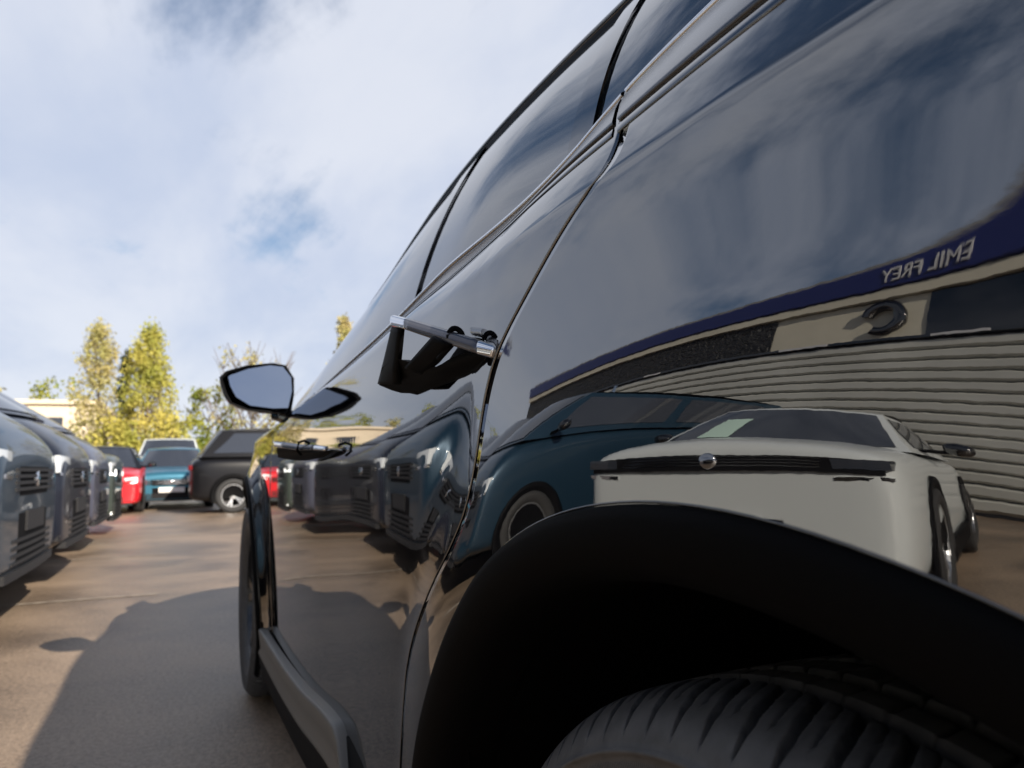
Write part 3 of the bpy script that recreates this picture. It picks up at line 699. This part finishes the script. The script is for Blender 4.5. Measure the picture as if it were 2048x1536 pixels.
        fbar('lamp_strip', sx*(wf-.05)-.012, sx*(wf-.05)+.012, lo0+.05, zt-.33*H, 'drl' if lit else 'chrome', .016, .03, hl, 4)
        # tail lamps
        fbar2 = box('tail_lamp', (sx*.70-.11, -Ln/2-.012, zt-.16), (sx*.70+.11, -Ln/2+.06, zt-.06), 'lamp_red', root, .02)
    box('number_plate', (-.26, -Ln/2-.02, .62), (.26, -Ln/2+.04, .73), plate_m, root)
    if extra: extra(root, gp)
    return root
def white_extra(root, gp):
    # price sheet behind the windscreen, seen through it on the glass
    A = np.zeros((6, 5, 3))
    for j, v in enumerate(np.linspace(.12, .62, 5)):
        for i, s in enumerate(np.linspace(-.62, -.30, 6)): A[i, j] = gp('f', s, v)+np.array((0, .55, .83))*.012
    grid('price_sheet', A, 'paper_green', root, smooth=True)
R90 = -math.pi/2
ROW = 'cars parked nose-out in the left row'
build_car('parked_saloon', 'white saloon with a pale green sheet in its windscreen, reflected in the rear quarter', 'car', 'sedan', 'paint_white', (-3.83, 2.47), R90-math.radians(18), ROW, 'plate_white', False, 'chrome', white_extra)
build_car('parked_van', 'slate blue van at the left edge, nearest of the left row', 'van', 'van', 'paint_steel', (-1.0-2.44, 4.76), R90, ROW, 'plate_dark')
build_car('parked_van', 'dark navy van second from the left edge in the left row', 'van', 'van', 'paint_navy', (-.98-2.44, 6.70), R90, ROW, 'plate_dark')
build_car('parked_van', 'lavender grey van third in the left row', 'van', 'van', 'paint_lavender', (-1.02-2.44, 9.12), R90, ROW, 'plate_dark')
build_car('parked_suv', 'dark olive suv at the far end of the left row with bright fog lamps', 'suv', 'suv', 'paint_olive', (-1.05-2.2, 11.6), R90, ROW, 'plate_dark', True)
build_car('parked_hatchback', 'bright red hatchback with a black roof at the end of the aisle', 'car', 'hatch', 'paint_red', (-1.83, 18.2), math.pi, cabin='paint_jet')
build_car('parked_hatchback', 'petrol blue hatchback with a white number plate beside the red car', 'car', 'hatch', 'paint_petrol', (-.42, 19.7), math.pi, None, 'plate_white', False, 'chrome')
build_car('parked_suv', 'black suv seen side-on at the end of the aisle', 'suv', 'suv', 'paint_jet', (2.12, 16.05), R90)
BACK = 'cars in the farther row behind the aisle'
build_car('parked_car', 'white car behind the red hatchback in the farther row', 'car', 'suv', 'paint_white', (-3.1, 26.5), math.pi, BACK)
build_car('parked_car', 'white van roof showing above the petrol blue hatchback', 'van', 'van', 'paint_white', (-.6, 27), math.pi, BACK)
build_car('parked_car', 'silver suv behind the black suv in the farther row', 'suv', 'suv', 'paint_silver', (1.9, 26.8), math.pi, BACK)

# ================================================================== dealership building on the left, seen mirrored in the paintwork
mat('cladding_grey', (.50, .50, .46), .45, var=(.6, .15), metal=.1); mat('cream_panel', (.52, .49, .40), .55, var=(.8, .1)); mat('sign_blue', (.009, .015, .105), .35)
mat('mesh_black', (.015, .015, .016), .4, bump=(9, 1.0, .15)); mat('roof_grey', (.2, .2, .2), .8); mat('sign_white', (.5, .5, .52), .5); mat('pipe_blue', (.10, .14, .22), .4)
FX = -8.2; FA, FB = -26., 21.5
bld = empty('showroom_building', (FX, 0, 0)); tag(bld, 'grey ribbed-metal showroom with blue fascia, mirrored in the black rear quarter', 'building')
zc_ = .05+15*.27
_b0 = Matrix.Translation((-FX, 0, 0))
def bp(o):
    o.parent = bld; o.matrix_parent_inverse = _b0; return o
bp(box('wall', (FX-12, FA, 0), (FX-.10, FB, zc_+1.88), 'roof_grey'))
bh = .27
for k in range(15):
    z = .05+k*bh
    for (ya, yb) in ((FA, 12.4), (16.2, FB)):
        vs = []
        for y in (ya, yb): vs += [(FX-.09, y, z), (FX-.03, y, z+.02), (FX+.035, y, z+.06), (FX+.035, y, z+bh-.06), (FX-.03, y, z+bh-.02), (FX-.09, y, z+bh)]
        fs = [(i, i+1, i+7, i+6) for i in range(5)]+[(0, 1, 2, 3, 4, 5)[::-1], (6, 7, 8, 9, 10, 11)]
        bp(fix_normals(mesh('cladding_board', vs, fs, 'cladding_grey')))
zc = .05+15*bh
bp(box('gutter', (FX-.06, FA, zc+.01), (FX+.10, FB+.05, zc+.09), 'gloss_black', None, .01))
for (a, b_) in ((4.9, 5.9), (2.4, 3.2), (9.5, 10.2)): bp(box('light_strip', (FX+.10, a, zc+.02), (FX+.115, b_, zc+.08), 'sign_white'))
bp(box('mesh_panel', (FX-.08, 6.2, zc+.10), (FX+.04, FB, zc+1.05), 'mesh_black'))
bp(box('cream_band', (FX-.08, 3.3, zc+.10), (FX+.02, 6.2, zc+1.05), 'cream_panel'))
bp(box('dark_band', (FX-.08, FA, zc+.10), (FX+.05, 3.3, zc+1.05), 'gloss_black'))
bp(box('cream_band', (FX-.08, FA, zc+1.07), (FX+.12, FB, zc+1.25), 'cream_panel'))
bp(box('fascia', (FX-.08, FA-.1, zc+1.27), (FX+.16, FB+.1, zc+1.68), 'sign_blue', None, .02))
P = np.zeros((28, 4, 3))
for i, t in enumerate(np.linspace(.3, 5.2, 28)):
    for j, (r, x) in enumerate(((.48, 0), (.48, .12), (.26, .12), (.26, 0))): P[i, j] = (FX+.03+x, 4.0+r*math.cos(t)*.8, zc+.60+r*.85*math.sin(t))
bp(fix_normals(grid('ring_emblem', P, 'gloss_black')))
tx = bpy.data.curves.new('sign_lettering', 'FONT'); tx.body = 'EMIL FREY'; tx.size = .31; tx.extrude = .012
to = bpy.data.objects.new('sign_lettering', tx); to.rotation_euler = (math.pi/2, 0, math.pi/2); to.location = (FX+.175, 2.75, zc+1.36); col.objects.link(to)
bpy.context.view_layer.update()
me = bpy.data.meshes.new_from_object(to.evaluated_get(bpy.context.evaluated_depsgraph_get())); me.transform(to.matrix_world)
bpy.data.objects.remove(to); bp(link('sign_lettering', me, 'sign_white', None, False))
bp(box('glazing', (FX-.06, 12.6, .1), (FX-.02, 16.0, 3.1), 'car_glass'))
for y in (12.45, 13.3, 14.15, 15.0, 15.85): bp(box('glazing_bar', (FX-.05, y, .1), (FX+.05, y+.10, 3.2), 'pipe_blue'))
for z in (.1, 1.1, 2.2, 3.1): bp(box('glazing_bar', (FX-.05, 12.45, z), (FX+.045, 15.95, z+.09), 'pipe_blue'))
bp(tube('downpipe', [(FX+.12, 11.6, 0), (FX+.12, 11.6, zc)], .06, 'pipe_blue', None, 10))
bp(box('roof', (FX-12.2, FA-.2, zc+1.66), (FX-.1, FB+.08, zc+1.72), 'roof_grey'))

# ================================================================== far building and trees
mat('stucco', (.62, .53, .40), .8, var=(.5, .12)); mat('shutter_red', (.30, .09, .06), .6); mat('roof_tile', (.30, .24, .20), .8)
fb = empty('low_building', (-36, 66, 0)); tag(fb, 'long low cream building with a flat roof behind the parked row', 'building')
def fp(o): o.parent = fb; return o
fp(box('wall', (-30, 0, 0), (29.5, 14, 6.2), 'stucco')); fp(box('roof_edge', (-30.3, -.3, 6.2), (29.8, 14.3, 6.55), 'stucco', None, .03))
for i in range(17):
    x = -28.5+i*3.4
    for z in (1.0, 3.7):
        wn = fp(box('window', (x, -.04, z), (x+1.3, .1, z+1.5), 'car_glass'))
        for a, b_ in ((x-.12, x), (x+1.3, x+1.42)): box('window_frame', (a, -.08, z-.1), (b_, .05, z+1.6), 'shutter_red' if i % 3 == 0 else 'stucco', wn)
        box('window_sill', (x-.15, -.14, z-.16), (x+1.45, .04, z-.06), 'stucco', wn)
def leaf_mat(name, c1, c2, scale):
    m = bpy.data.materials.new(name); m.use_nodes = True; t = m.node_tree; t.nodes.clear()
    tc = t.nodes.new('ShaderNodeTexCoord'); n = noise(tc.outputs['Object'], scale, 4, .6, 0, (0, 0, 0), t)
    mx_ = t.nodes.new('ShaderNodeMix'); mx_.data_type = 'RGBA'; t.links.new(ramp(n, .35, .65, t), mx_.inputs[0]); mx_.inputs[6].default_value = (*c1, 1); mx_.inputs[7].default_value = (*c2, 1)
    d = t.nodes.new('ShaderNodeBsdfDiffuse'); tr = t.nodes.new('ShaderNodeBsdfTranslucent'); ms = t.nodes.new('ShaderNodeMixShader'); ms.inputs[0].default_value = .35
    for q in (d, tr): t.links.new(mx_.outputs[2], q.inputs[0])
    t.links.new(d.outputs[0], ms.inputs[1]); t.links.new(tr.outputs[0], ms.inputs[2]); o = t.nodes.new('ShaderNodeOutputMaterial'); t.links.new(ms.outputs[0], o.inputs[0]); M[name] = m
leaf_mat('leaf_yellow', (.56, .48, .13), (.36, .38, .09), .35); leaf_mat('leaf_green', (.20, .25, .05), (.40, .38, .07), .5); leaf_mat('leaf_bronze', (.50, .42, .20), (.44, .42, .16), .6); leaf_mat('leaf_dark', (.035, .06, .04), (.05, .08, .04), .6)
mat('bark', (.13, .10, .075), .9, var=(6, .3))
def tree(name, label, loc, h, rad, shape, lm, nleaf, trunk_h=None, leaf=.2, group=None, bare=False, seed=0):
    rng = np.random.default_rng(seed); root = empty(name, loc); tag(root, label, 'tree' if 'bush' not in name else 'bush', group)
    tr = bmesh.new()
    segs = []
    th = h*.92 if shape == 'column' else h*.6
    segs.append(([(0, 0, 0), (rng.normal(0, .15), rng.normal(0, .15), th*.5), (rng.normal(0, .2), 0, th)], [.035*h**.9*.55, .022*h**.9*.5, .02]))
    for k in range(14 if not bare else 34):
        z = h*(.12+.6*rng.random()); a = rng.random()*6.28; ln = rad*(.6+.6*rng.random())*(1.3 if bare else 1); up = (1.7 if shape == 'column' else .9); ln *= .62 if shape == 'column' else 1
        e = (ln*math.cos(a)*.9, ln*math.sin(a)*.9, min(h*.98, z+ln*up)); segs.append(([(0, 0, z), (e[0]*.5, e[1]*.5, z+(e[2]-z)*.4), e], [.05, .035, .012]))
        if bare:
            for _ in range(3):
                b2 = rng.random()*6.28; s0 = np.array(e)*.7+np.array((0, 0, z))*.3; segs.append(([tuple(s0), tuple(s0+np.array((math.cos(b2)*.5, math.sin(b2)*.5, .7))), tuple(s0+np.array((math.cos(b2)*.8, math.sin(b2)*.8, 1.4)))], [.03, .02, .008]))
    vs, fs = [], []
    for pts, rr in segs:
        base = len(vs)
        for q, r in zip(pts, rr):
            for k in range(6): vs.append((q[0]+r*math.cos(k*1.047), q[1]+r*math.sin(k*1.047), q[2]))
        for i in range(len(pts)-1):
            for k in range(6): fs.append((base+i*6+k, base+i*6+(k+1) % 6, base+(i+1)*6+(k+1) % 6, base+(i+1)*6+k))
    mesh('trunk', vs, fs, 'bark', root, True); tr.free()
    nc = max(8, nleaf//55); C = []
    while len(C) < nc:
        z = rng.random(); a = rng.random()*6.28
        if shape == 'column': rr = rad*(math.sin(math.pi*min(1, .12+z*.86))**.55)*(1-.45*z)
        elif shape == 'bush': rr = rad*math.sqrt(max(0, 1-(z*.98)**2))
        else: rr = rad*math.sqrt(max(0, 1-((z-.45)/.56)**2))
        r = rr*math.sqrt(rng.random())
        zz_ = (.04 if shape == 'bush' else .10 if shape == 'column' else .25)*h+z*h*(.95 if shape == 'bush' else .9 if shape == 'column' else .74)
        C.append((r*math.cos(a), r*math.sin(a), zz_))
    C = np.array(C); idx = rng.integers(0, nc, nleaf); c = C[idx]+rng.normal(0, 1, (nleaf, 3))*np.array((.26, .26, .34))*max(.5, rad/2.2)
    c[:, 2] = np.maximum(c[:, 2], .05)
    a = rng.normal(0, 1, (nleaf, 3)); a /= np.linalg.norm(a, axis=1)[:, None]; b_ = np.cross(a, rng.normal(0, 1, (nleaf, 3))); b_ /= np.linalg.norm(b_, axis=1)[:, None]
    s = leaf*(.6+.8*rng.random(nleaf))[:, None]*.5
    V = np.stack([c-a*s, c+b_*s*.7, c+a*s, c-b_*s*.7], 1).reshape(-1, 3)
    mesh('crown', V, [(4*i, 4*i+1, 4*i+2, 4*i+3) for i in range(nleaf)], lm, root)
    return root
tree('poplar_tree', 'tall yellowing poplar at left, thinner and browner, above the parked row', (-5.0, 50, 0), 9.6, 1.9, 'column', 'leaf_bronze', 6500, leaf=.17, seed=1)
tree('poplar_tree', 'brightest yellow poplar, tall and dense, left of the door mirror', (-2.3, 50, 0), 9.5, 2.0, 'column', 'leaf_yellow', 11000, leaf=.18, seed=2)
tree('conifer_tree', 'narrow dark green conifer between the two poplars', (-3.6, 52, 0), 8.4, .8, 'column', 'leaf_dark', 3000, leaf=.17, seed=3)
tree('bare_tree', 'nearly bare brown tree behind the door mirror', (3.4, 46, 0), 8.2, 2.2, 'round', 'leaf_bronze', 700, leaf=.2, bare=True, seed=4)
tree('leafy_tree', 'small loose green tree between the yellow poplar and the bare tree', (1.2, 50, 0), 6.4, 1.6, 'round', 'leaf_green', 1500, leaf=.22, seed=5)
tree('poplar_tree', 'golden poplar showing behind the windscreen pillar', (9.8, 50, 0), 11.0, 1.3, 'column', 'leaf_bronze', 3000, leaf=.24, seed=6)
for i, (x, y, h, r, lm, lb) in enumerate([(-6.6, 47, 3.0, 1.6, 'leaf_green', 'low green bush below the browner poplar'), (-3.9, 46, 3.6, 1.9, 'leaf_yellow', 'yellow-green bush below the gap between the poplars'), (-1.2, 46, 3.8, 1.9, 'leaf_yellow', 'wide yellow bush right of the bright poplar'), (.8, 47, 2.6, 1.6, 'leaf_green', 'small green bush above the petrol blue car'), (5.4, 44, 2.8, 2.2, 'leaf_green', 'green bush right of the bare tree')]):
    tree('round_bush', lb, (x, y, 0), h, r, 'bush', lm, 2200, leaf=.2, seed=20+i)
for i, x in enumerate((-62, -52, -45, -38, -30, -24, -17, -12)):
    tree('leafy_tree', f'{("brown", "green")[i % 2]} tree behind the cream building, {("first", "second", "third", "fourth", "fifth", "sixth", "seventh", "eighth")[i]} from its left end', (x, 86+3*(i % 2), 0), 9.2+1.2*(i % 3), 3.4, 'round', ('leaf_bronze', 'leaf_green')[i % 2], 1300, leaf=.42, group='trees behind the cream building', seed=40+i)
fw = box('boundary_wall', (-8, 42, 0), (14, 42.25, 1.35), 'stucco', None, .02); tag(fw, 'low beige boundary wall behind the parked cars', 'wall')
